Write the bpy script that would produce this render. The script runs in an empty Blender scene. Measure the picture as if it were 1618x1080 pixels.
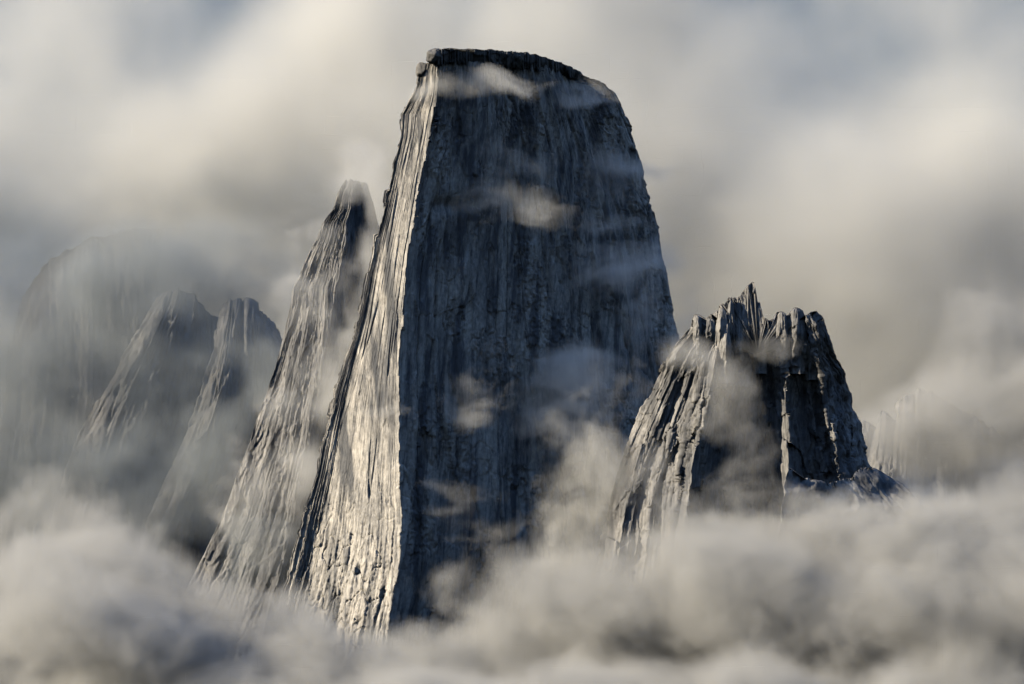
import bpy, math, random
import numpy as np
from mathutils import Vector

scene = bpy.context.scene
COL = scene.collection
R = math.radians

# ------------------------------------------------------------------ camera
LENS, PITCH, CAM_Z = 71.0, R(10.0), 0.0
FPX = 1618 * LENS / 36.0                      # focal length in photo pixels
cam_data = bpy.data.cameras.new("camera")
cam_data.lens = LENS
cam_data.sensor_width = 36.0
cam_data.clip_start = 1.0
cam_data.clip_end = 60000.0
cam = bpy.data.objects.new("camera", cam_data)
COL.objects.link(cam)
cam.location = (0, 0, CAM_Z)
cam.rotation_euler = (R(90) + PITCH, 0, 0)
scene.camera = cam

# ------------------------------------------------------------------ light
SUN_AZ, SUN_EL = 66.0, 24.0                   # degrees left of straight behind the camera; height
to_sun = Vector((-math.sin(R(SUN_AZ)) * math.cos(R(SUN_EL)),
                 -math.cos(R(SUN_AZ)) * math.cos(R(SUN_EL)), math.sin(R(SUN_EL))))
sun_data = bpy.data.lights.new("sun", 'SUN')
sun_data.energy = 5.0
sun_data.angle = R(0.6)
sun_data.color = (1.0, 0.84, 0.61)
sun = bpy.data.objects.new("sun", sun_data)
COL.objects.link(sun)
sun.rotation_euler = to_sun.to_track_quat('Z', 'Y').to_euler()

world = bpy.data.worlds.new("World")
scene.world = world
world.use_nodes = True
wn, wl = world.node_tree.nodes, world.node_tree.links
wn.clear()


def N(nodes, kind, **kw):
    n = nodes.new(kind)
    for k, v in kw.items():
        if k.startswith("i_"):
            key = k[2:]
            key = int(key) if key.isdigit() else key.replace("_", " ")
            n.inputs[key].default_value = v
        else:
            setattr(n, k, v)
    return n


w_out = N(wn, 'ShaderNodeOutputWorld')
w_bg = N(wn, 'ShaderNodeBackground')
w_bg.inputs['Strength'].default_value = 0.15
sky = N(wn, 'ShaderNodeTexSky', sky_type='NISHITA', sun_disc=False, sun_elevation=R(SUN_EL),
        sun_rotation=math.atan2(to_sun.x, to_sun.y), altitude=600.0,
        dust_density=0.3, ozone_density=5.0)
# a high grey overcast low down, opening to blue overhead
w_tc = N(wn, 'ShaderNodeTexCoord')
w_sep = N(wn, 'ShaderNodeSeparateXYZ')
w_cov = N(wn, 'ShaderNodeMapRange', i_1=0.36, i_2=0.58, i_3=0.95, i_4=0.0)
w_mix = N(wn, 'ShaderNodeMixRGB')
w_mix.inputs[2].default_value = (0.46, 0.60, 0.74, 1)
wl.new(w_tc.outputs['Generated'], w_sep.inputs[0])
wl.new(w_sep.outputs['Z'], w_cov.inputs[0])
wl.new(w_cov.outputs[0], w_mix.inputs[0])
wl.new(sky.outputs['Color'], w_mix.inputs[1])
wl.new(w_mix.outputs[0], w_bg.inputs['Color'])
wl.new(w_bg.outputs[0], w_out.inputs['Surface'])

# ------------------------------------------------------------------ exposure and sampling
vs = scene.view_settings
vs.view_transform = 'Standard'
vs.look = 'None'
vs.exposure = 1.1
vs.gamma = 1.0
vs.use_curve_mapping = False
cy = scene.cycles
cy.use_denoising = True
cy.use_adaptive_sampling = True
cy.adaptive_threshold = 0.05
cy.max_bounces = 4
cy.diffuse_bounces = 0
cy.glossy_bounces = 0
cy.transmission_bounces = 1
cy.volume_bounces = 2
cy.volume_step_rate = 2.2
cy.volume_max_steps = 256
cy.transparent_max_bounces = 128
cy.sample_clamp_indirect = 4.0

FWD = np.array([0.0, math.cos(PITCH), math.sin(PITCH)])
UP = np.array([0.0, -math.sin(PITCH), math.cos(PITCH)])
RIGHT = np.array([1.0, 0.0, 0.0])
CAM = np.array([0.0, 0.0, CAM_Z])


def at(px, py, d):
    """the point of the place seen at photo pixel (px, py), d metres away along the view axis"""
    px, py, d = np.broadcast_arrays(np.asarray(px, float), np.asarray(py, float), np.asarray(d, float))
    return CAM + d[..., None] * (FWD + ((px - 809) / FPX)[..., None] * RIGHT - ((py - 540) / FPX)[..., None] * UP)


def mpp(d):
    return d / FPX


# ------------------------------------------------------------------ noise
_PERMS = {}
_G2 = np.array([[math.cos(a), math.sin(a)] for a in np.linspace(0, 2 * math.pi, 16, endpoint=False)])


def perlin(x, y, seed=0):
    if seed not in _PERMS:
        _PERMS[seed] = np.random.RandomState(seed + 11).permutation(256).astype(np.int64)
    p = _PERMS[seed]
    xi, yi = np.floor(x).astype(np.int64), np.floor(y).astype(np.int64)
    xf, yf = x - xi, y - yi
    u, v = xf * xf * xf * (xf * (xf * 6 - 15) + 10), yf * yf * yf * (yf * (yf * 6 - 15) + 10)

    def g(ix, iy, fx, fy):
        h = p[(p[ix & 255] + iy) & 255] & 15
        return _G2[h, 0] * fx + _G2[h, 1] * fy
    a, b = g(xi, yi, xf, yf), g(xi + 1, yi, xf - 1, yf)
    c, d = g(xi, yi + 1, xf, yf - 1), g(xi + 1, yi + 1, xf - 1, yf - 1)
    top = a + u * (b - a)
    return (top + v * (c + u * (d - c) - top)) * 1.5


def fbm(x, y, seed=0, octaves=4, gain=0.5, lac=2.03):
    s, amp, tot = 0.0, 1.0, 0.0
    for k in range(octaves):
        s = s + amp * perlin(x * lac ** k + 13.7 * k, y * lac ** k - 7.1 * k, seed + k)
        tot += amp
        amp *= gain
    return s / tot


def ridge(x, y, seed=0, octaves=3):
    s, amp, tot = 0.0, 1.0, 0.0
    for k in range(octaves):
        s = s + amp * (1 - 2 * np.abs(perlin(x * 2.1 ** k + 5.3 * k, y * 2.1 ** k, seed + k)))
        tot += amp
        amp *= 0.5
    return s / tot


def facets(x, y, seed=0, tilt=0.9):
    """broken rock: jittered cells, each its own plane"""
    rnd = np.random.RandomState(seed + 500)
    tab = rnd.rand(5, 256)
    p = rnd.permutation(256).astype(np.int64)
    xi, yi = np.floor(x).astype(np.int64), np.floor(y).astype(np.int64)
    best = np.full(x.shape, 1e9)
    out = np.zeros(x.shape)
    for ox in (-1, 0, 1):
        for oy in (-1, 0, 1):
            cx, cyy = xi + ox, yi + oy
            hsh = p[(p[cx & 255] + cyy) & 255]
            dx, dy = x - cx - tab[0][hsh], y - cyy - tab[1][hsh]
            d = dx * dx + dy * dy
            val = (tab[2][hsh] - 0.5) + tilt * (dx * (tab[3][hsh] - 0.5) * 2 + dy * (tab[4][hsh] - 0.5))
            near = d < best
            out = np.where(near, val, out)
            best = np.where(near, d, best)
    return out


def terrace(v, n, sharp=6.0):
    """turn a smooth field into flat slabs with steep risers"""
    w = v * n
    f = np.floor(w)
    t = np.clip((w - f - 0.5) * sharp + 0.5, 0, 1)
    return (f + t * t * (3 - 2 * t)) / n


def smooth(a, b, x):
    t = np.clip((x - a) / (b - a), 0, 1)
    return t * t * (3 - 2 * t)


def curve(points):
    """photo outline: x as a function of y"""
    ys = np.array([p[1] for p in points], float)
    xs = np.array([p[0] for p in points], float)
    return lambda y: np.interp(y, ys, xs)


# ------------------------------------------------------------------ materials
def rock_material(name, light, dark, stain, seed, streak=0.5, rough=0.9, size=1.0, stain_pos=(0.45, 0.60), bump=1.0):
    m = bpy.data.materials.new(name)
    m.use_nodes = True
    nt = m.node_tree
    n, l = nt.nodes, nt.links
    b = n['Principled BSDF']
    b.inputs['Roughness'].default_value = rough
    b.inputs['Specular IOR Level'].default_value = 0.25
    tc = N(n, 'ShaderNodeTexCoord')

    def noise(scale, zs, detail, ro=0.55, off=0.0):
        mp = N(n, 'ShaderNodeMapping')
        mp.inputs['Scale'].default_value = (scale / size, scale / size, scale * zs / size)
        mp.inputs['Location'].default_value = (seed * 3.3 + off, seed * 1.7, off)
        t = N(n, 'ShaderNodeTexNoise')
        t.inputs['Scale'].default_value = 1.0
        t.inputs['Detail'].default_value = detail
        t.inputs['Roughness'].default_value = ro
        l.new(tc.outputs['Object'], mp.inputs['Vector'])
        l.new(mp.outputs['Vector'], t.inputs['Vector'])
        return t.outputs['Fac']

    def rng(sock, a, b_, c=0.0, d=1.0):
        r = N(n, 'ShaderNodeMapRange', i_1=a, i_2=b_, i_3=c, i_4=d)
        l.new(sock, r.inputs[0])
        return r.outputs[0]

    def mix(fac, c1, c2):
        x = N(n, 'ShaderNodeMixRGB')
        for s, v in ((0, fac), (1, c1), (2, c2)):
            if isinstance(v, tuple):
                x.inputs[s].default_value = (*v, 1)
            elif isinstance(v, float):
                x.inputs[s].default_value = v
            else:
                l.new(v, x.inputs[s])
        return x.outputs[0]

    patch = rng(noise(0.012, 0.5, 6), 0.35, 0.65)
    col = mix(patch, light, dark)
    grain = rng(noise(0.10, 0.7, 5, 0.7, 4.0), 0.3, 0.7, 0.62, 1.25)
    mul = N(n, 'ShaderNodeMixRGB', blend_type='MULTIPLY')
    mul.inputs[0].default_value = 1.0
    l.new(col, mul.inputs[1])
    l.new(grain, mul.inputs[2])
    st = rng(noise(0.035, 0.045, 6, 0.62, 9.0), stain_pos[0], stain_pos[1], 0.0, streak)    # water streaks down the face
    col = mix(st, mul.outputs[0], stain)
    st2 = rng(noise(0.11, 0.035, 4, 0.6, 14.0), 0.54, 0.68, 0.0, streak * 0.8)            # narrow ones
    col = mix(st2, col, stain)
    li = rng(noise(0.030, 0.6, 7, 0.72, 17.0), 0.56, 0.68, 0.0, streak * 0.75)             # dark lichen patches
    col = mix(li, col, stain)
    l.new(col, b.inputs['Base Color'])
    # fine relief
    b1 = noise(0.16, 0.55, 8, 0.68, 2.0)
    b2 = noise(0.11, 0.10, 5, 0.6, 6.0)
    add = N(n, 'ShaderNodeMath', operation='ADD')
    l.new(b1, add.inputs[0])
    l.new(b2, add.inputs[1])
    bp = N(n, 'ShaderNodeBump')
    bp.inputs['Strength'].default_value = 0.9
    bp.inputs['Distance'].default_value = 2.2 * size * bump
    l.new(add.outputs[0], bp.inputs['Height'])
    l.new(bp.outputs['Normal'], b.inputs['Normal'])
    return m


GRANITE = rock_material("pale_granite", (0.42, 0.41, 0.39), (0.25, 0.25, 0.25), (0.055, 0.063, 0.078), 1, 0.85)
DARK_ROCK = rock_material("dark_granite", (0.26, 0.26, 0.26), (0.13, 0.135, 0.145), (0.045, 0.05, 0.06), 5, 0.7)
CAP_ROCK = rock_material("cap_rock", (0.17, 0.17, 0.17), (0.08, 0.084, 0.09), (0.04, 0.044, 0.05), 8, 0.6)
FAR_ROCK = rock_material("far_rock", (0.20, 0.20, 0.20), (0.12, 0.125, 0.13), (0.055, 0.06, 0.068), 12, 0.7, size=1.6)


# ------------------------------------------------------------------ mesh helpers
def mesh_object(name, verts, faces, material, parent=None, smooth_faces=False):
    me = bpy.data.meshes.new(name)
    verts = np.asarray(verts, dtype=np.float32).reshape(-1, 3)
    faces = np.asarray(faces, dtype=np.int32)
    me.vertices.add(len(verts))
    me.vertices.foreach_set("co", verts.ravel())
    if len(faces):
        k = faces.shape[1]
        me.loops.add(faces.size)
        me.loops.foreach_set("vertex_index", faces.ravel())
        me.polygons.add(len(faces))
        me.polygons.foreach_set("loop_start", np.arange(0, faces.size, k, dtype=np.int32))
        me.polygons.foreach_set("loop_total", np.full(len(faces), k, dtype=np.int32))
        me.polygons.foreach_set("use_smooth", np.full(len(faces), smooth_faces))
    me.update(calc_edges=True)
    me.validate()
    if material:
        me.materials.append(material)
    o = bpy.data.objects.new(name, me)
    COL.objects.link(o)
    o.parent = parent
    return o


def tag(o, label, cat=None, group=None, kind=None):
    o["label"] = label
    if cat:
        o["category"] = cat
    if group:
        o["group"] = group
    if kind:
        o["kind"] = kind
    return o


def empty(name, loc):
    o = bpy.data.objects.new(name, None)
    COL.objects.link(o)
    o.location = loc
    return o


def place(o, parent):
    """parent o to an Empty without moving it"""
    o.parent = parent
    o.matrix_parent_inverse.identity()
    o.location = -Vector(parent.location)
    return o


def massif(name, left, right, top, depth, relief, cols, rows, ybot, thick, material, back=26, row_pow=1.0, parent=None,
           s_grid=None, yref=None):
    """A mountain: front surface from the left outline to the right outline, rounded back, closed summit.
    left/right: x(y) outlines; top: y of the crest as a function of s in 0..1; depth(s, y): metres along the view axis;
    relief(u, h, s): metres outward, u and h in metres along and up the face."""
    s = np.linspace(0, 1, cols) if s_grid is None else s_grid
    v = np.linspace(0, 1, rows) ** row_pow
    yt = top(s)
    y = yt[None, :] + v[:, None] * (ybot - yt[None, :])
    S = np.broadcast_to(s, y.shape)
    px = left(y) + S * (right(y) - left(y))
    D = depth(S, y)
    P = at(px, y, D)
    d0 = float(np.median(D))
    yr = 700.0 if yref is None else yref
    width = float(right(np.array(yr)) - left(np.array(yr))) * mpp(d0)
    u = S * width
    h = (ybot - y) * mpp(d0)
    ds = np.gradient(P, axis=1)
    dv = np.gradient(P, axis=0)
    nrm = np.cross(ds, dv)
    nrm = nrm / (np.linalg.norm(nrm, axis=2, keepdims=True) + 1e-9)
    if nrm[rows // 2, cols // 2, 1] > 0:
        nrm = -nrm
    nrm[..., 2] *= 0.4
    P = P + nrm * relief(u, h, S)[..., None]
    # back, coarse
    t = np.linspace(0, 1, back + 2)[1:-1]
    a, b = P[:, -1], P[:, 0]
    bx = a[:, None, :] + (b - a)[:, None, :] * (0.5 - 0.5 * np.cos(math.pi * t))[None, :, None]
    bx[..., 1] += thick * np.sin(math.pi * t)[None, :] * (0.35 + 0.65 * v[:, None])
    bx[..., 2] -= 45 * np.sin(math.pi * t)[None, :] ** 0.5 * (1 - v[:, None]) ** 3
    bu = np.broadcast_to(t * width * 1.3, bx.shape[:2])
    bx[..., 1] += fbm(bu / 90.0, bx[..., 2] / 300.0, 77, 4) * 40.0 * np.sin(math.pi * t)[None, :]
    ring = np.concatenate([P, bx], axis=1)
    n = ring.shape[1]
    verts = ring.reshape(-1, 3)
    i = np.arange(rows - 1)[:, None] * n
    j = np.arange(n)[None, :]
    j2 = (j + 1) % n
    faces = np.stack([i + j, i + n + j, i + n + j2, i + j2], axis=-1).reshape(-1, 4)
    # summit: rim to a sunken centre line
    c = ring[0].mean(axis=0)
    c[2] = ring[0, :, 2].min() - 10
    bl = c + (ring[0] - c) * 0.6
    verts = np.concatenate([verts, bl, [c]])
    k0 = rows * n
    jj = np.arange(n)
    j3 = (jj + 1) % n
    faces = np.concatenate([faces, np.stack([jj, j3, k0 + j3, k0 + jj], axis=-1),
                            np.stack([k0 + jj, k0 + j3, np.full(n, k0 + n), np.full(n, k0 + n)], axis=-1)[:, :4]])
    quads, tris = faces[:-n], faces[-n:, :3]
    me = bpy.data.meshes.new(name)
    me.vertices.add(len(verts))
    me.vertices.foreach_set("co", verts.astype(np.float32).ravel())
    li = np.concatenate([quads.ravel(), tris.ravel()]).astype(np.int32)
    me.loops.add(len(li))
    me.loops.foreach_set("vertex_index", li)
    me.polygons.add(len(quads) + len(tris))
    ls = np.concatenate([np.arange(len(quads)) * 4, len(quads) * 4 + np.arange(len(tris)) * 3]).astype(np.int32)
    lt = np.concatenate([np.full(len(quads), 4), np.full(len(tris), 3)]).astype(np.int32)
    me.polygons.foreach_set("loop_start", ls)
    me.polygons.foreach_set("loop_total", lt)
    me.update(calc_edges=True)
    me.materials.append(material)
    o = bpy.data.objects.new(name, me)
    COL.objects.link(o)
    if parent:
        place(o, parent)
    return o


# ================================================================== setting
# valley floor under the cloud, one sheet to the horizon
gx = np.sign(np.linspace(-1, 1, 161)) * np.abs(np.linspace(-1, 1, 161)) ** 2.2 * 30000
gy = -6000 + (np.linspace(0, 1, 181) ** 1.8) * 46000
GX, GY = np.meshgrid(gx, gy)
hills = fbm(GX / 900, GY / 900, 31, 5) * 60
gz = -4 - 120 * smooth(300, 2500, np.hypot(GX, GY)) + hills * smooth(100, 1500, np.hypot(GX, GY)) * 0.6
i = np.arange(180)[:, None] * 161 + np.arange(160)[None, :]
gf = np.stack([i, i + 1, i + 162, i + 161], -1).reshape(-1, 4)
GROUND = rock_material("moraine", (0.16, 0.155, 0.145), (0.10, 0.10, 0.09), (0.07, 0.08, 0.06), 21, 0.4, size=2.0)
ground = mesh_object("ground", np.stack([GX, GY, gz], -1), gf, GROUND, smooth_faces=True)
ground["kind"] = "structure"

# ================================================================== main tower
TD = 4000.0
t_left = curve([(668, 95), (661, 110), (659, 130), (655, 145), (634, 180), (632, 215), (612, 300), (592, 380), (578, 440),
                (565, 500), (545, 565), (528, 620), (513, 680), (500, 740), (480, 810), (460, 890), (438, 965), (420, 1015),
                (392, 1100), (355, 1210)])
t_arete = curve([(692, 95), (691, 130), (688, 160), (681, 200), (669, 260), (662, 300), (655, 345), (646, 400), (641, 450),
                 (636, 500), (632, 560), (630, 620), (631, 700), (630, 760), (633, 830), (630, 880), (622, 930), (612, 1000),
                 (590, 1210)])
t_right = curve([(936, 80), (948, 120), (964, 150), (977, 180), (990, 205), (1006, 245), (1022, 300), (1040, 350), (1050, 390),
                 (1060, 440), (1069, 490), (1083, 560), (1108, 700), (1140, 900), (1190, 1210)])
T_A, T_C = 0.30, 0.10          # share of the front columns left of the arete / in the left fin


def t_px(S, y):
    """x of column s: fin 0..T_C, sunlit face T_C..T_A, shaded wall T_A..1"""
    xl, xa, xr = t_left(y), t_arete(y), t_right(y)
    xc = xl + (xa - xl) * 0.20
    return np.where(S < T_C, xl + (xc - xl) * S / T_C,
                    np.where(S < T_A, xc + (xa - xc) * (S - T_C) / (T_A - T_C), xa + (xr - xa) * (S - T_A) / (1 - T_A)))


def tower_mesh():
    cols, rows, ybot = 640, 780, 1200.0
    s = np.concatenate([np.linspace(0, T_C, 60, endpoint=False), np.linspace(T_C, T_A, 150, endpoint=False),
                        np.linspace(T_A, 1, cols - 210)])
    v = np.linspace(0, 1, rows) ** 1.12
    x_at_top = t_px(s, np.full_like(s, 100.0))
    yt = np.interp(x_at_top, [655, 664, 676, 700, 835, 862, 890, 915, 930, 941, 950], [118, 106, 98, 97, 99, 97, 106, 119, 130, 146, 168])
    yt = yt + fbm(x_at_top / 14.0, x_at_top * 0, 40, 3) * 5
    y = yt[None, :] + v[:, None] * (ybot - yt[None, :])
    S = np.broadcast_to(s, y.shape)
    px = t_px(S, y)
    # notches along the outlines and the arete, dying out within a few metres of each edge
    for s0, amp, q, sd in ((0.0, -6.0, 45.0, 81), (T_A, 4.0, 60.0, 84), (1.0, 2.5, 45.0, 87)):
        px = px + amp * (facets(y / 46.0, S * 9, sd, 0.5) + 0.6 * facets(y / 13.0, S * 14, sd + 1, 0.5)) * np.exp(-np.abs(S - s0) * q)
    k = mpp(TD)
    xl, xa, xr = t_left(y), t_arete(y), t_right(y)
    xc = xl + (xa - xl) * 0.20
    wf, wl_, wr = (xc - xl) * k, (xa - xc) * k, (xr - xa) * k
    # depth in metres behind the arete line
    tR = np.clip((S - T_A) / (1 - T_A), 0, 1)
    dR = wr * (0.82 * tR + 0.75 * np.clip(tR - 0.45, 0, 1) ** 2 * 1.6)
    tL = np.clip((T_A - S) / (T_A - T_C), 0, 1)
    dL = wl_ * 0.58 * tL
    tF = np.clip((T_C - S) / T_C, 0, 1)
    dF = -wf * 0.03 * tF * smooth(600, 400, y) * 0.7
    # the wall leans back as it rises
    lean = (1200 - y) * k * 0.03
    D = TD + np.where(S >= T_A, dR, dL + dF) + lean - 60
    P = at(px, y, D)
    u = np.where(S >= T_A, (S - T_A) / (1 - T_A) * 560.0, (S - T_A) / T_A * 230.0)
    h = (1200 - y) * k
    ds, dv = np.gradient(P, axis=1), np.gradient(P, axis=0)
    nrm = np.cross(ds, dv)
    nrm /= (np.linalg.norm(nrm, axis=2, keepdims=True) + 1e-9)
    nrm = np.where(nrm[..., 1:2] > 0, -nrm, nrm)
    nrm[..., 2] *= 0.3
    wall = S >= T_A
    wx = u + 4 * fbm(u / 160, h / 300, 3, 3)
    wh = h + 14 * fbm(u / 22, h / 60, 7, 3)
    slabs = terrace(fbm(wx / 90, h / 900, 5, 3) * 0.9, 6, 10.0)
    pill = terrace(fbm(wx / 17, h / 520, 15, 3), 5, 8.0)
    lines = fbm(wx / 4.5, h / 240, 22, 3)
    big = facets(wx / 62, wh / 300, 6, 0.7)
    mid = facets(wx / 21, wh / 110, 8, 0.8)
    small = facets(u / 8, h / 17, 9, 0.9)
    tiny = facets(u / 4, h / 7, 10, 0.9)
    rmask = smooth(0.02, 0.22, fbm(u / 80, h / 150, 33, 4))
    smask = smooth(0.1, -0.2, fbm(u / 110, h / 300, 36, 3))
    crack = np.exp(-(perlin(wx / 48, h / 1100, 44) / 0.018) ** 2)
    crack2 = np.exp(-(fbm(u / 80, h / 150, 48, 3) / 0.010) ** 2)
    d_wall = 30 * slabs + 10 * big + (2 + 5 * smask) * mid + (2 + 7 * smask) * pill + 1.6 * lines + rmask * (4.5 * small + 2.0 * tiny) \
        + 0.7 * tiny - 11 * crack - 2.5 * crack2
    # sunlit face: long flakes parallel to the edge, blocky low down
    low = smooth(640, 330, h)
    d_sun = 7 * terrace(fbm(wx / 44, h / 1100, 54, 3), 6, 10.0) + 5.5 * terrace(fbm(wx / 11, h / 520, 57, 3), 5, 8.0) \
        + 4.5 * facets(wx / 24, wh / 190, 58, 0.8) + 2.2 * low * rmask * facets(u / 9, h / 26, 9, 0.9) + (0.5 + 0.8 * low) * tiny + 1.2 * lines \
        + 3.0 * low * facets(wx / 15, wh / 44, 59, 0.9) \
        - 7 * np.exp(-(perlin(wx / 28, h / 900, 61) / 0.03) ** 2) - 6 * np.exp(-(fbm(u / 34, h / 80, 66, 2) / 0.014) ** 2) * low
    d_sun = d_sun * (0.45 + 0.55 * low)
    edge = smooth(0, 0.03, np.abs(S - T_A))
    disp = np.where(wall, d_wall, d_sun) * (0.35 + 0.65 * edge)
    P = P + nrm * disp[..., None]
    # back
    back = 30
    t = np.linspace(0, 1, back + 2)[1:-1]
    a, b = P[:, -1], P[:, 0]
    bx = a[:, None, :] + (b - a)[:, None, :] * (0.5 - 0.5 * np.cos(math.pi * t))[None, :, None]
    bx[..., 1] += 420 * np.sin(math.pi * t)[None, :] * (0.45 + 0.55 * v[:, None])
    bx[..., 1] += fbm(np.broadcast_to(t * 9, bx.shape[:2]), bx[..., 2] / 300.0, 77, 4) * 50.0 * np.sin(math.pi * t)[None, :]
    return np.concatenate([P, bx], axis=1)


def ring_mesh(name, ring, material, parent=None):
    rows, n = ring.shape[:2]
    c = ring[0].mean(axis=0)
    verts = np.concatenate([ring.reshape(-1, 3), c + (ring[0] - c) * 0.5, [c]])
    i = np.arange(rows - 1)[:, None] * n
    j = np.arange(n)[None, :]
    j2 = (j + 1) % n
    quads = np.stack([i + j, i + n + j, i + n + j2, i + j2], axis=-1).reshape(-1, 4)
    k0, jj = rows * n, np.arange(n)
    j3 = (jj + 1) % n
    quads = np.concatenate([quads, np.stack([jj, j3, k0 + j3, k0 + jj], axis=-1)])
    tris = np.stack([k0 + jj, k0 + j3, np.full(n, k0 + n)], axis=-1)
    me = bpy.data.meshes.new(name)
    me.vertices.add(len(verts))
    me.vertices.foreach_set("co", verts.astype(np.float32).ravel())
    li = np.concatenate([quads.ravel(), tris.ravel()]).astype(np.int32)
    me.loops.add(len(li))
    me.loops.foreach_set("vertex_index", li)
    me.polygons.add(len(quads) + len(tris))
    me.polygons.foreach_set("loop_start", np.concatenate(
        [np.arange(len(quads)) * 4, len(quads) * 4 + np.arange(len(tris)) * 3]).astype(np.int32))
    me.polygons.foreach_set("loop_total", np.concatenate([np.full(len(quads), 4), np.full(len(tris), 3)]).astype(np.int32))
    me.update(calc_edges=True)
    me.materials.append(material)
    o = bpy.data.objects.new(name, me)
    COL.objects.link(o)
    if parent:
        place(o, parent)
    return o


tower = empty("rock_tower", at(700, 1150, TD + 150).tolist())
tag(tower, "huge flat-topped granite tower with one sunlit cream face and a dark blue shaded wall", "mountain")
ring_mesh("rock_wall", tower_mesh(), GRANITE, tower)


def wall_depth(px, py):
    """distance of the tower's front at a photo pixel"""
    k, xa, xl, xr = mpp(TD), float(t_arete(py)), float(t_left(py)), float(t_right(py))
    t = min(max((px - xa) / (xr - xa), 0), 1)
    d = (xr - xa) * k * (0.82 * t + 1.2 * max(t - 0.45, 0) ** 2) if px > xa else (xa - px) * k * 0.5
    return TD - 60 + d + (1200 - py) * k * 0.03


def cap_ring():
    """dark fluted band of columns along the summit, standing a little proud of the wall below"""
    cols, rows = 640, 40
    px = 684 + np.linspace(0, 1, cols) * 254
    yt = np.interp(px, [684, 700, 735, 770, 800, 835, 862, 890, 915, 930, 938], [78, 76.5, 77, 78.5, 80.5, 83, 91, 100, 112, 124, 136]) \
        + fbm(px / 5, px * 0, 70, 3) * 3.0 + 2.0 * facets(px / 9, px * 0, 71)
    th = np.interp(px, [684, 720, 840, 870, 938], [25, 24, 26, 18, 12])
    yb = yt + th + fbm(px / 8, px * 0, 72, 3) * 9
    v = np.linspace(0, 1, rows)[:, None]
    y = yt[None] + v * (yb - yt)[None]
    wd = np.array([wall_depth(p, 104.0) for p in px])
    ph = px / 4.4 + 1.3 * perlin(px / 11, px * 0, 74)
    f = np.abs(np.sin(np.pi * ph))[None] * (0.6 + 0.8 * perlin(np.floor(ph) * 0.37, np.floor(ph) * 0, 75))[None]
    D = wd[None] - 13 + 15 * v ** 2 - 6 * f - 7 * facets(np.broadcast_to(px / 16, y.shape), y / 14, 76) - 3 * facets(np.broadcast_to(px / 5, y.shape), y / 7, 78)
    P = at(np.broadcast_to(px, y.shape), y, D)
    t = np.linspace(0, 1, 12)[1:-1]
    a, b = P[:, -1], P[:, 0]
    bx = a[:, None, :] + (b - a)[:, None, :] * t[None, :, None]
    bx[..., 1] += 130 * np.sin(math.pi * t)[None, :]
    return np.concatenate([P, bx], axis=1)


cap = ring_mesh("summit_cap", cap_ring(), CAP_ROCK, tower)
cap["label"] = "dark fluted band of rock columns along the flat summit"


def boulder(name, px, py, d, rx, ry, rd, material, parent, seed, flat=0.0):
    """a broken block: sphere pushed towards planes, then roughened"""
    nu, nv = 40, 28
    th = np.linspace(0, 2 * math.pi, nu, endpoint=False)[None, :]
    ph = np.linspace(0.04, math.pi - 0.04, nv)[:, None]
    X = np.cos(th) * np.sin(ph)
    Y = np.sin(th) * np.sin(ph)
    Z = np.broadcast_to(np.cos(ph), X.shape)
    q = np.stack([X, Y, Z], -1)
    rnd = np.random.RandomState(seed)
    rad = np.full(X.shape, 1.25)
    for _ in range(11):
        nn = rnd.normal(size=3)
        nn /= np.linalg.norm(nn)
        c = np.clip(q @ nn, 1e-3, None)
        rad = np.minimum(rad, rnd.uniform(0.78, 1.0) / c)
    rad = rad * (1 + 0.10 * fbm(th * 2.2 + Z, ph * 3.0 + Y, seed, 3))
    c = at(px, py, d)
    k = mpp(d)
    V = c + np.stack([X * rad * rx * k, Y * rad * rd, Z * rad * ry * k], -1)
    return ring_mesh(name, V, material, parent)


k0 = TD - 60 + 1100 * mpp(TD) * 0.03
boulder("summit_block", 685, 87, k0 - 6, 12, 10.5, 16, CAP_ROCK, tower, 3)
boulder("summit_block", 668, 112, k0 + 22, 9, 13, 15, CAP_ROCK, tower, 5)
boulder("summit_block", 645, 192, k0 + 48, 9, 16, 16, GRANITE, tower, 9)

def granite_relief(u, h, seed, a=1.0, f=1.0, rough_amt=1.0):
    """long straight slabs, broken facets and cracks; a: height, f: width of the features"""
    u, h = u / f, h / f
    wx = u + 4 * fbm(u / 150, h / 240, seed, 3)
    wh = h + 12 * fbm(u / 22, h / 60, seed + 1, 3)
    rm = smooth(-0.1, 0.25, fbm(u / 80, h / 120, seed + 4, 3))
    return a * (11 * terrace(fbm(wx / 50, h / 900, seed + 5, 3), 6, 10.0) + 9 * facets(wx / 36, wh / 170, seed + 6, 0.7)
                + 3.0 * terrace(fbm(wx / 12, h / 460, seed + 7, 3), 5, 8.0) + 5 * facets(wx / 19, wh / 60, seed + 9, 0.8)
                + 0.7 * fbm(wx / 4.5, h / 180, seed + 11, 3) + rough_amt * (0.8 + 2.2 * rm) * facets(u / 8, h / 18, seed + 13, 0.9)
                + 0.7 * facets(u / 4, h / 8, seed + 14, 0.9) - 8 * np.exp(-(perlin(wx / 28, h / 700, seed + 15) / 0.025) ** 2))


# ================================================================== slender spire beside the tower
SD = 4650.0
s_left = curve([(547, 280), (533, 303), (524, 330), (508, 352), (500, 375), (482, 410), (470, 440), (462, 455), (459, 480), (450, 520),
                (440, 560), (428, 600), (410, 650), (395, 700), (375, 750), (350, 820), (320, 880), (293, 935), (255, 1000), (180, 1200)])
s_right = curve([(578, 280), (592, 330), (610, 400), (625, 500), (640, 620), (660, 800), (700, 1200)])


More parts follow.
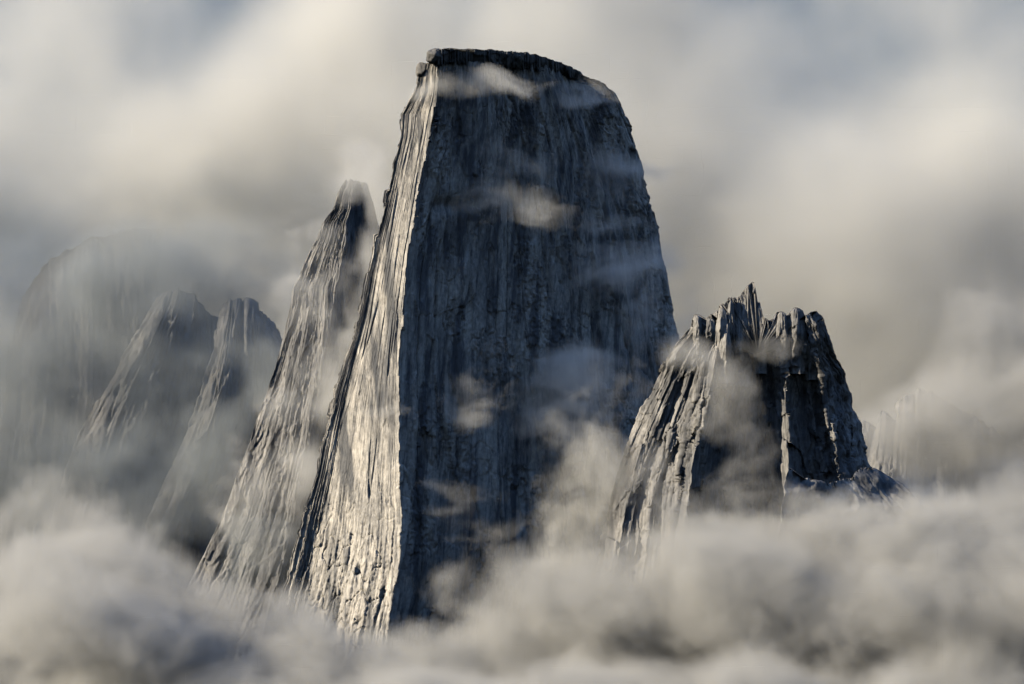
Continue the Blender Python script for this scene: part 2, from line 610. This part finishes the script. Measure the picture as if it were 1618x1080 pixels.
def spire_depth(S, y):
    w = (s_right(y) - s_left(y)) * mpp(SD)
    sa = np.interp(y, [280, 400, 480, 620, 800, 1200], [0.40, 0.46, 0.42, 0.34, 0.36, 0.40])
    return SD + w * np.where(S < sa, (sa - S) * 0.12, (S - sa) * 0.95) + (1200 - y) * mpp(SD) * 0.12


def spire_relief(u, h, S):
    return granite_relief(u, h, 103, 0.65, 0.9)


spire = empty("rock_spire", at(430, 1150, SD + 120).tolist())
tag(spire, "slender pointed granite spire rising out of the mist close behind the big tower", "mountain")
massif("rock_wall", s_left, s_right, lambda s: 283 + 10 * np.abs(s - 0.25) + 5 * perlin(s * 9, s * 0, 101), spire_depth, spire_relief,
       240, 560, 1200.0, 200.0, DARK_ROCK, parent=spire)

# ================================================================== jagged peak
PD = 3800.0
p_left = curve([(1092, 515), (1080, 530), (1063, 550), (1046, 580), (1035, 610), (1020, 640), (1001, 680), (986, 720), (972, 760),
                (960, 800), (947, 860), (935, 920), (915, 1000), (865, 1200)])
p_right = curve([(1300, 495), (1311, 530), (1319, 560), (1336, 590), (1343, 620), (1351, 650), (1363, 690), (1371, 720), (1378, 745),
                 (1400, 800), (1440, 900), (1520, 1200)])


def peak_depth(S, y):
    S = np.clip(S + (0.008 * fbm(S * 5, y / 70, 241, 3) + 0.020 * facets(S * 11, y / 70, 243, 0.6)) * smooth(0, 0.05, S) * smooth(1, 0.95, S), 0, 1)
    w = (p_right(y) - p_left(y)) * mpp(PD)
    f = np.interp(S, [0, .06, .13, .16, .20, .235, .245, .285, .32, .40, .56, .60, .68, .70, .76, .80, .83, .87, .91, 1.0],
                  [.30, .20, .22, .17, .19, .135, .145, .065, .20, .30, .34, .33, .18, .28, .36, .30, .34, .27, .33, .60])
    amp = 0.25 + 0.75 * smooth(500, 640, y)
    return PD + w * f * amp * 0.85 + (1200 - y) * mpp(PD) * 0.16


def peak_relief(u, h, S):
    right = smooth(0.72, 0.80, S)
    return granite_relief(u, h, 203, 0.95, 0.9, 1.6) + 10 * right * fbm(u / 26, h / 34, 221, 5)


CREST = [(1092, 516), (1094, 505), (1097, 497), (1105, 495), (1107, 508), (1109, 511), (1113, 503), (1122, 498), (1130, 493), (1134, 491), (1136, 484),
         (1141, 479), (1144, 480), (1150, 472), (1154, 469), (1157, 472), (1162, 469), (1170, 468), (1172, 463), (1178, 454), (1188, 445), (1191, 447),
         (1195, 465), (1198, 476), (1201, 478), (1204, 492), (1206, 502), (1213, 506), (1222, 503), (1225, 498), (1228, 493), (1234, 491), (1238, 495),
         (1240, 503), (1246, 497), (1253, 487), (1260, 485), (1266, 489), (1269, 499), (1278, 496), (1282, 492), (1290, 491), (1295, 498), (1300, 512)]


def peak_top(s):
    px = 1092 + s * 208
    return np.interp(px, [c[0] for c in CREST], [c[1] for c in CREST]) + 1.5 * fbm(s * 60, s * 0, 230, 2)


peak = empty("jagged_peak", at(1180, 1150, PD + 150).tolist())
tag(peak, "jagged dark peak crowned with rock pinnacles standing in cloud beside the big tower", "mountain")
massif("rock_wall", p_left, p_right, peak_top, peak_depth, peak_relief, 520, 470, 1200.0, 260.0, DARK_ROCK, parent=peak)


def pinnacle(px, ytip, ybase, wl_, wr_, d, seed, tip=0.0, blunt=0.25):
    """a rock tooth: tip at px+tip, base spreading wl_ left and wr_ right"""
    nu, nv = 64, 64
    th = np.linspace(0, 2 * math.pi, nu, endpoint=False)[None, :]
    v = np.linspace(0, 1, nv)[:, None]
    grow = blunt + (1 - blunt) * v ** 0.75
    grow = grow * np.clip(v / 0.05, 0.15, 1) ** 0.5
    rnd = np.random.RandomState(seed)
    rad = np.full((nv, nu), 1.4)
    for a in np.sort(rnd.uniform(0, 2 * math.pi, 7)):
        c = np.clip(np.cos(th - a - 0.5 * v * rnd.uniform(-1, 1)), 1e-2, None)
        rad = np.minimum(rad, rnd.uniform(0.8, 1.05) / c)
    rad = rad * (1 + 0.16 * fbm(th * 1.6 + seed, v * 5.0 + seed, seed, 3) + 0.10 * terrace(fbm(th * 2.5, v * 4.0, seed + 5, 2), 4))
    rad = rad * (1 + 0.10 * ridge(th * 2.4 + seed, v * 1.2, seed + 3, 2))
    sx = np.clip((px - 1075) / 227.0, 0, 1)
    d = d + float(peak_depth(np.array(sx), np.array(0.4 * ytip + 0.6 * ybase))) + 0.35 * (wl_ + wr_) * mpp(PD)
    w = np.where(np.cos(th) < 0, wl_, wr_)
    x = px + tip * (1 - v) + np.cos(th) * rad * grow * w
    y = ytip + v * (ybase - ytip) + 2.0 * fbm(th * 1.3, v * 3, seed + 9, 2) * (v > 0)
    rad = rad * (1 + 0.22 * facets(th * 1.6 + v * 0.7, v * 4.5 + 0.5 * th, seed + 21) + 0.12 * facets(th * 3.2, v * 10, seed + 22))
    D = d + smooth(0.3, 1.0, v) * (wl_ + wr_) * mpp(PD) * 1.1 + np.sin(th) * rad * grow * 0.5 * (wl_ + wr_) * mpp(d) * 1.1
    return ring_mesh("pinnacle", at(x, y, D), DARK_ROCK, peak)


for spec in [(1101, 498, 560, 9, 9, -14, 301, 0, .5), (1119, 503, 560, 12, 12, -16, 302, 3, .3), (1137, 487, 580, 14, 14, -16, 303, 3, .22),
             (1153, 474, 590, 15, 14, -18, 305, 2, .2), (1181, 450, 620, 30, 26, -20, 307, 6, .06), (1200, 482, 590, 10, 12, -16, 308, -1, .25),
             (1168, 496, 610, 17, 15, -34, 309, -2, .2), (1146, 508, 605, 15, 13, -30, 310, 1, .2), (1234, 492, 580, 12, 12, -18, 311, 0, .4),
             (1258, 486, 590, 19, 18, -20, 312, 0, .35), (1286, 491, 600, 17, 15, -22, 313, 2, .4), (1306, 526, 600, 10, 11, -8, 315, -2, .5)]:
    pinnacle(*spec)

shelf_l = curve([(1245, 735), (1235, 800), (1200, 1200)])
shelf_r = curve([(1400, 735), (1418, 755), (1452, 790), (1500, 860), (1600, 1200)])
shelf = massif("rock_shelf", shelf_l, shelf_r,
               lambda s: np.interp(s, [0, .15, .35, .5, .62, .72, .9, 1], [738, 752, 764, 757, 752, 738, 741, 762]) + 3 * fbm(s * 16, s * 0, 240, 3),
               lambda S, y: PD - 30 + 150 * S - (y - 735) * mpp(PD) * 0.5,
               lambda u, h, S: 14 * fbm(u / 40, h / 40, 242, 5) + 8 * terrace(fbm(u / 20, h / 25, 246, 3), 4),
               150, 130, 1200.0, 120.0, DARK_ROCK, parent=peak)

# ================================================================== peaks deeper in the mist
def far_relief(seed, a=1.0):
    def f(u, h, S):
        return granite_relief(u, h, seed, 1.5 * a, 1.6)
    return f


def far_mountain(name, label, l, r, top, d, lean, bulge, seed, cols, rows, a=1.0, ref=700.0, soft=0.05, roll=180.0):
    e = empty(name, at(l(np.array(ref)) * .5 + r(np.array(ref)) * .5, 1150, d + 200).tolist())
    tag(e, label, "mountain")

    def dep(S, y):
        w = (r(y) - l(y)) * mpp(d)
        sa = 0.16
        return d + w * (np.sqrt((S - sa) ** 2 + soft ** 2) - soft) * np.where(S < sa, 0.6, bulge) + (1200 - y) * mpp(d) * lean + roll * np.exp(-np.clip(y - top(S), 0, None) / 45.0)
    massif("rock_wall", l, r, top, dep, far_relief(seed, a), cols, rows, 1200.0, 400.0, FAR_ROCK, parent=e, yref=ref)
    return e


far_mountain("leaning_buttress", "pale hazy buttress with a long slanting edge between the misty dome and the spire",
             curve([(262, 440), (248, 472), (215, 530), (180, 590), (150, 640), (122, 690), (102, 740), (88, 790), (55, 900), (0, 1200)]),
             curve([(345, 440), (372, 500), (400, 600), (430, 700), (460, 900), (500, 1200)]),
             lambda s: np.interp(s, [0, .1, .3, .55, .8, 1], [476, 462, 458, 470, 500, 550]) + 6 * facets(s * 6, s * 0, 402) + 5 * fbm(s * 9, s * 0, 401, 3), 5600.0, 0.25, 0.8, 400, 150, 220)
far_mountain("narrow_rib", "narrow rock rib half hidden by bright cloud next to the slender spire",
             curve([(360, 440), (352, 480), (338, 550), (312, 640), (275, 730), (243, 800), (180, 960), (110, 1200)]),
             curve([(440, 440), (455, 500), (475, 580), (500, 700), (520, 960), (560, 1200)]),
             lambda s: np.interp(s, [0, .1, .3, .55, .8, 1], [486, 474, 470, 482, 510, 560]) + 6 * facets(s * 6, s * 0, 412) + 5 * fbm(s * 8, s * 0, 411, 3), 5250.0, 0.25, 0.9, 410, 130, 200)
far_mountain("domed_mountain", "broad round-topped mountain fading into grey mist, farthest from the big tower",
             curve([(20, 350), (18, 520), (0, 700), (-60, 1200)]), curve([(452, 350), (455, 520), (480, 700), (560, 1200)]),
             lambda s: np.interp(20 + s * 432, [20, 35, 60, 100, 150, 200, 300, 340, 380, 430, 445, 452], [560, 480, 430, 395, 374, 362, 358, 368, 386, 430, 470, 520])
             + 4 * fbm(s * 12, s * 0, 421, 3), 7000.0, 0.12, 0.9, 420, 200, 180, soft=0.4, roll=420.0)
far_mountain("serrated_ridge", "faint serrated ridge in the mist behind the jagged peak",
             curve([(1362, 600), (1350, 700), (1300, 900), (1250, 1200)]), curve([(1620, 560), (1640, 700), (1720, 900), (1760, 1200)]),
             lambda s: np.interp(1362 + s * 258, [1362, 1369, 1378, 1385, 1389, 1395, 1404, 1411, 1417, 1422, 1434, 1446, 1450, 1462, 1470, 1480, 1500, 1530, 1570, 1620],
                                 [688, 665, 668, 682, 676, 648, 652, 662, 660, 630, 624, 630, 612, 620, 616, 622, 640, 650, 690, 740])
             + 3 * fbm(s * 40, s * 0, 431, 3) + 4 * facets(s * 30, s * 0, 432), 5900.0, 0.3, 0.5, 430, 220, 140, ref=760.0)

# ================================================================== clouds
def cloud_material(name, k, color=(0.97, 0.97, 0.97), aniso=0.0):
    m = bpy.data.materials.new(name)
    m.use_nodes = True
    n, l = m.node_tree.nodes, m.node_tree.links
    n.clear()
    out = N(n, 'ShaderNodeOutputMaterial')
    pv = N(n, 'ShaderNodeVolumePrincipled')
    pv.inputs['Color'].default_value = (*color, 1)
    pv.inputs['Anisotropy'].default_value = aniso
    pv.inputs['Density'].default_value = k
    pv.inputs['Density Attribute'].default_value = "density"
    l.new(pv.outputs[0], out.inputs['Volume'])
    return m


def cloud(name, label, blobs, voxel, k, nscale=1 / 160.0, detail=5.0, ro=0.55, warp=40.0, soft=0.35, step=28.0, seed=0.0, stretch=(1, 1, 1), grey=0.75, contrast=2.2, floor=0.0, erode=0.15, lo=None, hi=None):
    """A bank of real vapour. blobs: (px, py, depth, half width px, half height px, half depth m, cover). The cover is kept on a coarse
    lattice of points (the object's mesh); geometry nodes fill the box with voxels and erode the cover with fractal noise."""
    C = np.array([at(b[0], b[1], b[2]) for b in blobs])
    Rr = np.array([[b[3] * mpp(b[2]), b[5], b[4] * mpp(b[2])] for b in blobs])
    mn, mx = (C - Rr).min(0) - warp * 0.4, (C + Rr).max(0) + warp * 0.4
    mn[2] = max(mn[2], -70.0)
    if lo is not None:
        mn = np.maximum(mn, lo)
    if hi is not None:
        mx = np.minimum(mx, hi)
    n = np.maximum(np.ceil((mx - mn) / step).astype(int) + 1, 3)
    ax = [np.linspace(mn[i], mx[i], n[i]) for i in range(3)]
    Z, Y, X = np.meshgrid(ax[2], ax[1], ax[0], indexing='ij')
    cov = np.zeros(X.shape)
    for c, r, b in zip(C, Rr, blobs):
        q = ((X - c[0]) / r[0]) ** 2 + ((Y - c[1]) / r[1]) ** 2 + ((Z - c[2]) / r[2]) ** 2
        f = b[6] * np.clip(1 - q, 0, 1) ** 0.8
        cov = 1 - (1 - np.clip(cov, 0, 1)) * (1 - f) if b[6] > 0 else cov * (1 + f)
    # nothing at the box's faces
    P = np.stack([X, Y, Z], -1).reshape(-1, 3)
    me = bpy.data.meshes.new(name)
    me.vertices.add(len(P))
    me.vertices.foreach_set("co", P.astype(np.float32).ravel())
    at_ = me.attributes.new("cover", 'FLOAT', 'POINT')
    at_.data.foreach_set("value", cov.astype(np.float32).ravel())
    me.update()
    o = bpy.data.objects.new(name, me)
    COL.objects.link(o)
    tag(o, label, "cloud", kind="stuff")
    g = bpy.data.node_groups.new(name, 'GeometryNodeTree')
    g.interface.new_socket("Geometry", in_out='INPUT', socket_type='NodeSocketGeometry')
    g.interface.new_socket("Geometry", in_out='OUTPUT', socket_type='NodeSocketGeometry')
    nd, ln = g.nodes, g.links
    gi, go = N(nd, 'NodeGroupInput'), N(nd, 'NodeGroupOutput')

    def put(sock, v):
        if hasattr(v, 'is_output') or isinstance(v, bpy.types.NodeSocket):
            ln.new(v, sock)
        else:
            sock.default_value = v

    def vm(op, a, b=None, s=None):
        x = N(nd, 'ShaderNodeVectorMath', operation=op)
        put(x.inputs[0], a)
        if b is not None:
            put(x.inputs[1], b)
        if s is not None:
            put(x.inputs['Scale'], s)
        return x.outputs[0]

    def mt(op, a, b=None, c=None, clamp=False):
        x = N(nd, 'ShaderNodeMath', operation=op, use_clamp=clamp)
        put(x.inputs[0], a)
        if b is not None:
            put(x.inputs[1], b)
        if c is not None:
            put(x.inputs[2], c)
        return x.outputs[0]

    pos = N(nd, 'GeometryNodeInputPosition').outputs[0]
    wnz = N(nd, 'ShaderNodeTexNoise')
    put(wnz.inputs['Vector'], vm('ADD', vm('SCALE', pos, s=nscale * 0.8), (seed + 31.0, seed * 2, 7.0)))
    wnz.inputs['Scale'].default_value = 1.0
    wnz.inputs['Detail'].default_value = 2.0
    off = vm('SCALE', vm('SUBTRACT', wnz.outputs['Color'], (0.5, 0.5, 0.5)), s=warp * 2.0)
    wp = vm('ADD', pos, off)
    h = tuple((mx - mn) / (n - 1))
    uvw = vm('DIVIDE', vm('SUBTRACT', wp, tuple(mn)), h)
    uvw = vm('MINIMUM', vm('MAXIMUM', uvw, (0, 0, 0)), tuple(float(q) - 1.001 for q in n))
    fl = vm('FLOOR', uvw)
    fr = vm('SUBTRACT', uvw, fl)
    sf, sr = N(nd, 'ShaderNodeSeparateXYZ'), N(nd, 'ShaderNodeSeparateXYZ')
    put(sf.inputs[0], fl)
    put(sr.inputs[0], fr)
    nx, ny = int(n[0]), int(n[1])
    base = mt('MULTIPLY_ADD', mt('MULTIPLY_ADD', sf.outputs[2], float(ny), sf.outputs[1]), float(nx), sf.outputs[0])
    att = N(nd, 'GeometryNodeInputNamedAttribute', data_type='FLOAT')
    att.inputs['Name'].default_value = "cover"

    def samp(k_):
        x = N(nd, 'GeometryNodeSampleIndex', data_type='FLOAT', domain='POINT', clamp=True)
        ln.new(gi.outputs[0], x.inputs['Geometry'])
        ln.new(att.outputs[0], x.inputs['Value'])
        put(x.inputs['Index'], mt('ADD', base, float(k_) + 0.25))
        return x.outputs[0]

    def lerp(a, b, t):
        return mt('MULTIPLY_ADD', mt('SUBTRACT', b, a), t, a)
    pl = []
    for dz in (0, 1):
        e0 = lerp(samp(dz * nx * ny), samp(dz * nx * ny + 1), sr.outputs[0])
        e1 = lerp(samp(dz * nx * ny + nx), samp(dz * nx * ny + nx + 1), sr.outputs[0])
        pl.append(lerp(e0, e1, sr.outputs[1]))
    cover = lerp(pl[0], pl[1], sr.outputs[2])
    nz = N(nd, 'ShaderNodeTexNoise')
    put(nz.inputs['Vector'], vm('ADD', vm('MULTIPLY', wp, tuple(nscale * q for q in stretch)), (seed * 5, seed, seed * 3)))
    nz.inputs['Scale'].default_value = 1.0
    nz.inputs['Detail'].default_value = detail
    nz.inputs['Roughness'].default_value = ro
    nn = mt('MULTIPLY_ADD', nz.outputs['Fac'], contrast, 0.5 - contrast * 0.5 + floor, clamp=True)
    val = mt('DIVIDE', mt('SUBTRACT', mt('ADD', nn, cover), 1.0), soft, clamp=True)
    if erode > 0:                                # torn edges
        fz = N(nd, 'ShaderNodeTexNoise')
        put(fz.inputs['Vector'], vm('ADD', vm('MULTIPLY', wp, tuple(nscale * 4.5 * q for q in stretch)), (seed, seed * 7, seed * 2)))
        fz.inputs['Scale'].default_value = 1.0
        fz.inputs['Detail'].default_value = 4.0
        fz.inputs['Roughness'].default_value = 0.6
        fv = mt('MULTIPLY_ADD', fz.outputs['Fac'], 2.6, -0.8, clamp=True)
        val = mt('SUBTRACT', val, mt('MULTIPLY', mt('MULTIPLY', fv, erode), mt('SUBTRACT', 1.15, val)), clamp=True)
    val = mt('MULTIPLY', val, mt('MULTIPLY_ADD', val, 0.7, 0.3))
    vc = N(nd, 'GeometryNodeVolumeCube')
    put(vc.inputs['Density'], val)
    vc.inputs['Background'].default_value = 0.0
    vc.inputs['Min'].default_value = tuple(mn)
    vc.inputs['Max'].default_value = tuple(mx)
    res = np.ceil((mx - mn) / voxel).astype(int) + 1
    for q, r_ in zip(('Resolution X', 'Resolution Y', 'Resolution Z'), res):
        vc.inputs[q].default_value = int(r_)
    sm = N(nd, 'GeometryNodeSetMaterial')
    sm.inputs['Material'].default_value = cloud_material(name + "_vapour", k, (grey * (0.98 if grey > 0.5 else 0.9), grey, grey * (0.995 if grey > 0.5 else 1.08)))  # darkest mists also turn bluish, part of the shade painted into their colour
    ln.new(vc.outputs[0], sm.inputs[0])
    ln.new(sm.outputs[0], go.inputs[0])
    md = o.modifiers.new("vapour", 'NODES')
    md.node_group = g
    me.materials.append(sm.inputs['Material'].default_value)
    print("CLOUD", name, "control", n, "voxels", res, int(np.prod(res)))
    return o


def on_wall(rows, gap=34.0):
    return [(a, b, wall_depth(a, b) - gap - 0.20 * max(a - float(t_arete(b)), 0) * mpp(TD), c, d, e, f) for a, b, c, d, e, f in rows]


cloud("cloud_bank", "broad bright cloud bank filling the sky behind all the peaks",
      [(1250, 430, 7600, 720, 400, 900, 1.0), (430, 300, 7600, 430, 210, 800, 1.0), (809, 760, 7600, 1700, 520, 900, 1.0),
       (800, 150, 7700, 520, 260, 800, .8), (809, 60, 7900, 2200, 1000, 800, .68), (-300, 450, 7700, 600, 400, 900, .85), (1950, 560, 7700, 600, 420, 900, .9)],
      36.0, 0.006, nscale=1 / 900.0, detail=6.0, ro=0.5, grey=0.82, contrast=1.5, floor=0.08, erode=0.12, warp=200.0, soft=0.7, step=110.0, seed=5.7)

cloud("cloud_sea", "thick pale cloud sea filling the valley below the peaks",
      [(150, 1000, 3700, 430, 170, 500, 1.0), (600, 1100, 3650, 420, 130, 420, 1.0), (1000, 1010, 3600, 380, 210, 350, 1.0),
       (1350, 950, 3550, 420, 210, 350, 1.0), (1600, 920, 3700, 300, 220, 500, .95), (80, 870, 4100, 280, 150, 500, 0.6),
       (809, 1180, 3400, 1300, 130, 700, 1.0), (1180, 870, 3650, 280, 120, 140, 0.95), (920, 900, 3900, 110, 180, 160, 0.8),
       (740, 925, 3880, 140, 75, 90, 0.85), (1350, 1110, 3300, 480, 110, 300, .8), (1000, 1130, 3300, 420, 90, 300, .8)],
      5.0, 0.026, nscale=1 / 210.0, detail=9.0, ro=0.6, seed=1.0, soft=0.75, grey=0.55, warp=80.0, contrast=2.6, floor=0.13, erode=0.5)  # grey lowered: shade from higher cloud is put into the vapour's colour

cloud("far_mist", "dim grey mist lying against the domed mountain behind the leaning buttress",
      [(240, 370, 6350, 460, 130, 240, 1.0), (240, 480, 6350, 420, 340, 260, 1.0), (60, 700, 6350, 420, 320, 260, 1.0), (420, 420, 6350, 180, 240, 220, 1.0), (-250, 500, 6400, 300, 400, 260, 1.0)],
      22.0, 0.0055, nscale=1 / 420.0, detail=4.0, warp=70.0, soft=0.9, step=60.0, seed=6.0, grey=0.26)  # dark grey paints the shade of other clouds into this sunlit mist

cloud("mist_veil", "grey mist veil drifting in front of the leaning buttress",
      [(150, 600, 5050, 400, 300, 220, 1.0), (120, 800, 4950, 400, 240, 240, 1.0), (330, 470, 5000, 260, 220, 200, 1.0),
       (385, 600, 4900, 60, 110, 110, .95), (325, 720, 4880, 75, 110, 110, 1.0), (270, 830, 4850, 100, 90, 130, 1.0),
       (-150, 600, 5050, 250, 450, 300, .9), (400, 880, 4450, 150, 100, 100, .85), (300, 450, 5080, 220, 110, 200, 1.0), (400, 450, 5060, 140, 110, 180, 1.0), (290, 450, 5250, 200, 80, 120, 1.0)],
      9.0, 0.020, nscale=1 / 250.0, detail=6.0, warp=60.0, soft=0.9, step=40.0, seed=7.0, grey=0.42, contrast=2.2)  # low grey colours the sunlit veil as if other clouds shaded it

cloud("mist_streamer", "pale streamer of mist hanging between the slender spire and the big tower",
      [(595, 290, 4420, 34, 90, 110, 1.0), (590, 400, 4420, 34, 110, 110, 1.0), (570, 510, 4420, 42, 90, 110, 1.0),
       (525, 620, 4420, 50, 90, 110, .95), (480, 740, 4420, 55, 120, 110, .85), (565, 255, 4560, 55, 60, 110, 1.0), (548, 292, 4480, 60, 50, 70, 1.0),
       (500, 365, 4480, 70, 20, 60, .85), (490, 445, 4480, 70, 22, 60, .85), (460, 640, 4480, 70, 80, 60, .85), (495, 480, 4480, 110, 200, 60, .92), (430, 780, 4480, 130, 170, 70, .95)],
      5.5, 0.019, nscale=1 / 110.0, detail=6.0, warp=30.0, soft=0.8, step=20.0, seed=9.0, grey=0.66)

cloud("cloud_wisp", "torn wisps of cloud blowing across the big tower's shaded wall",
      on_wall([(800, 290, 220, 140, 55, .95), (960, 350, 170, 200, 60, 1.0), (760, 560, 170, 200, 45, .62), (900, 620, 150, 190, 60, .92), (720, 830, 150, 130, 50, .62),
               (745, 132, 180, 36, 44, 1.0), (670, 140, 60, 30, 35, .9), (930, 150, 120, 54, 48, .95), (870, 264, 170, 44, 46, .9),
               (990, 272, 130, 50, 55, .95), (1000, 430, 150, 80, 55, .95), (720, 410, 160, 34, 40, .7),
               (735, 655, 70, 46, 38, .45), (590, 648, 110, 28, 35, .95), (900, 670, 110, 100, 50, .85), (1020, 530, 130, 80, 55, .9)]),
      5.0, 0.032, nscale=1 / 120.0, detail=9.0, ro=0.62, warp=60.0, soft=0.9, step=18.0, seed=12.0, stretch=(0.32, 0.32, 1.25), grey=0.9, contrast=2.4, erode=0.35)

cloud("cloud_column", "billowing cloud rising between the big tower and the jagged peak",
      [(870, 790, 3960, 80, 130, 90, .75), (960, 610, 4090, 130, 150, 120, .85), (1050, 490, 4230, 110, 120, 120, .8), (915, 740, 4040, 110, 130, 110, .85),
       (885, 890, 3960, 100, 120, 110, .95), (975, 800, 4020, 90, 140, 110, .85), (960, 960, 3920, 130, 120, 130, 1.0)],
      5.0, 0.018, nscale=1 / 140.0, detail=9.0, ro=0.64, warp=70.0, soft=0.85, contrast=2.9, floor=0.06, erode=0.45, step=24.0, seed=15.0)

cloud("mist_patch", "soft mist patch lying over the gully of the jagged peak",
      [(1150, 620, 3790, 100, 100, 60, .95), (1180, 700, 3770, 75, 75, 60, 1.0), (1070, 565, 3840, 70, 50, 50, .95), (1230, 550, 3850, 100, 34, 45, .95),
       (1170, 790, 3720, 150, 60, 70, 1.0), (1310, 800, 3700, 170, 50, 70, 1.0), (1020, 760, 3720, 80, 80, 70, .85)],
      5.0, 0.016, nscale=1 / 110.0, detail=7.0, ro=0.6, warp=36.0, soft=0.8, contrast=2.7, step=18.0, seed=18.0, grey=0.7)

cloud("fog_bank", "soft grey fog bank half hiding the serrated ridge",
      [(1490, 650, 5150, 170, 130, 220, .95), (1410, 690, 5100, 100, 80, 150, .95), (1600, 600, 5150, 190, 200, 260, 1.0), (1560, 800, 5000, 220, 120, 260, 1.0), (1430, 800, 4700, 140, 70, 180, 1.0),
       (1750, 700, 5100, 200, 300, 300, 1.0)],
      10.0, 0.026, nscale=1 / 240.0, detail=6.0, warp=50.0, soft=0.85, step=36.0, seed=21.0, grey=0.56)
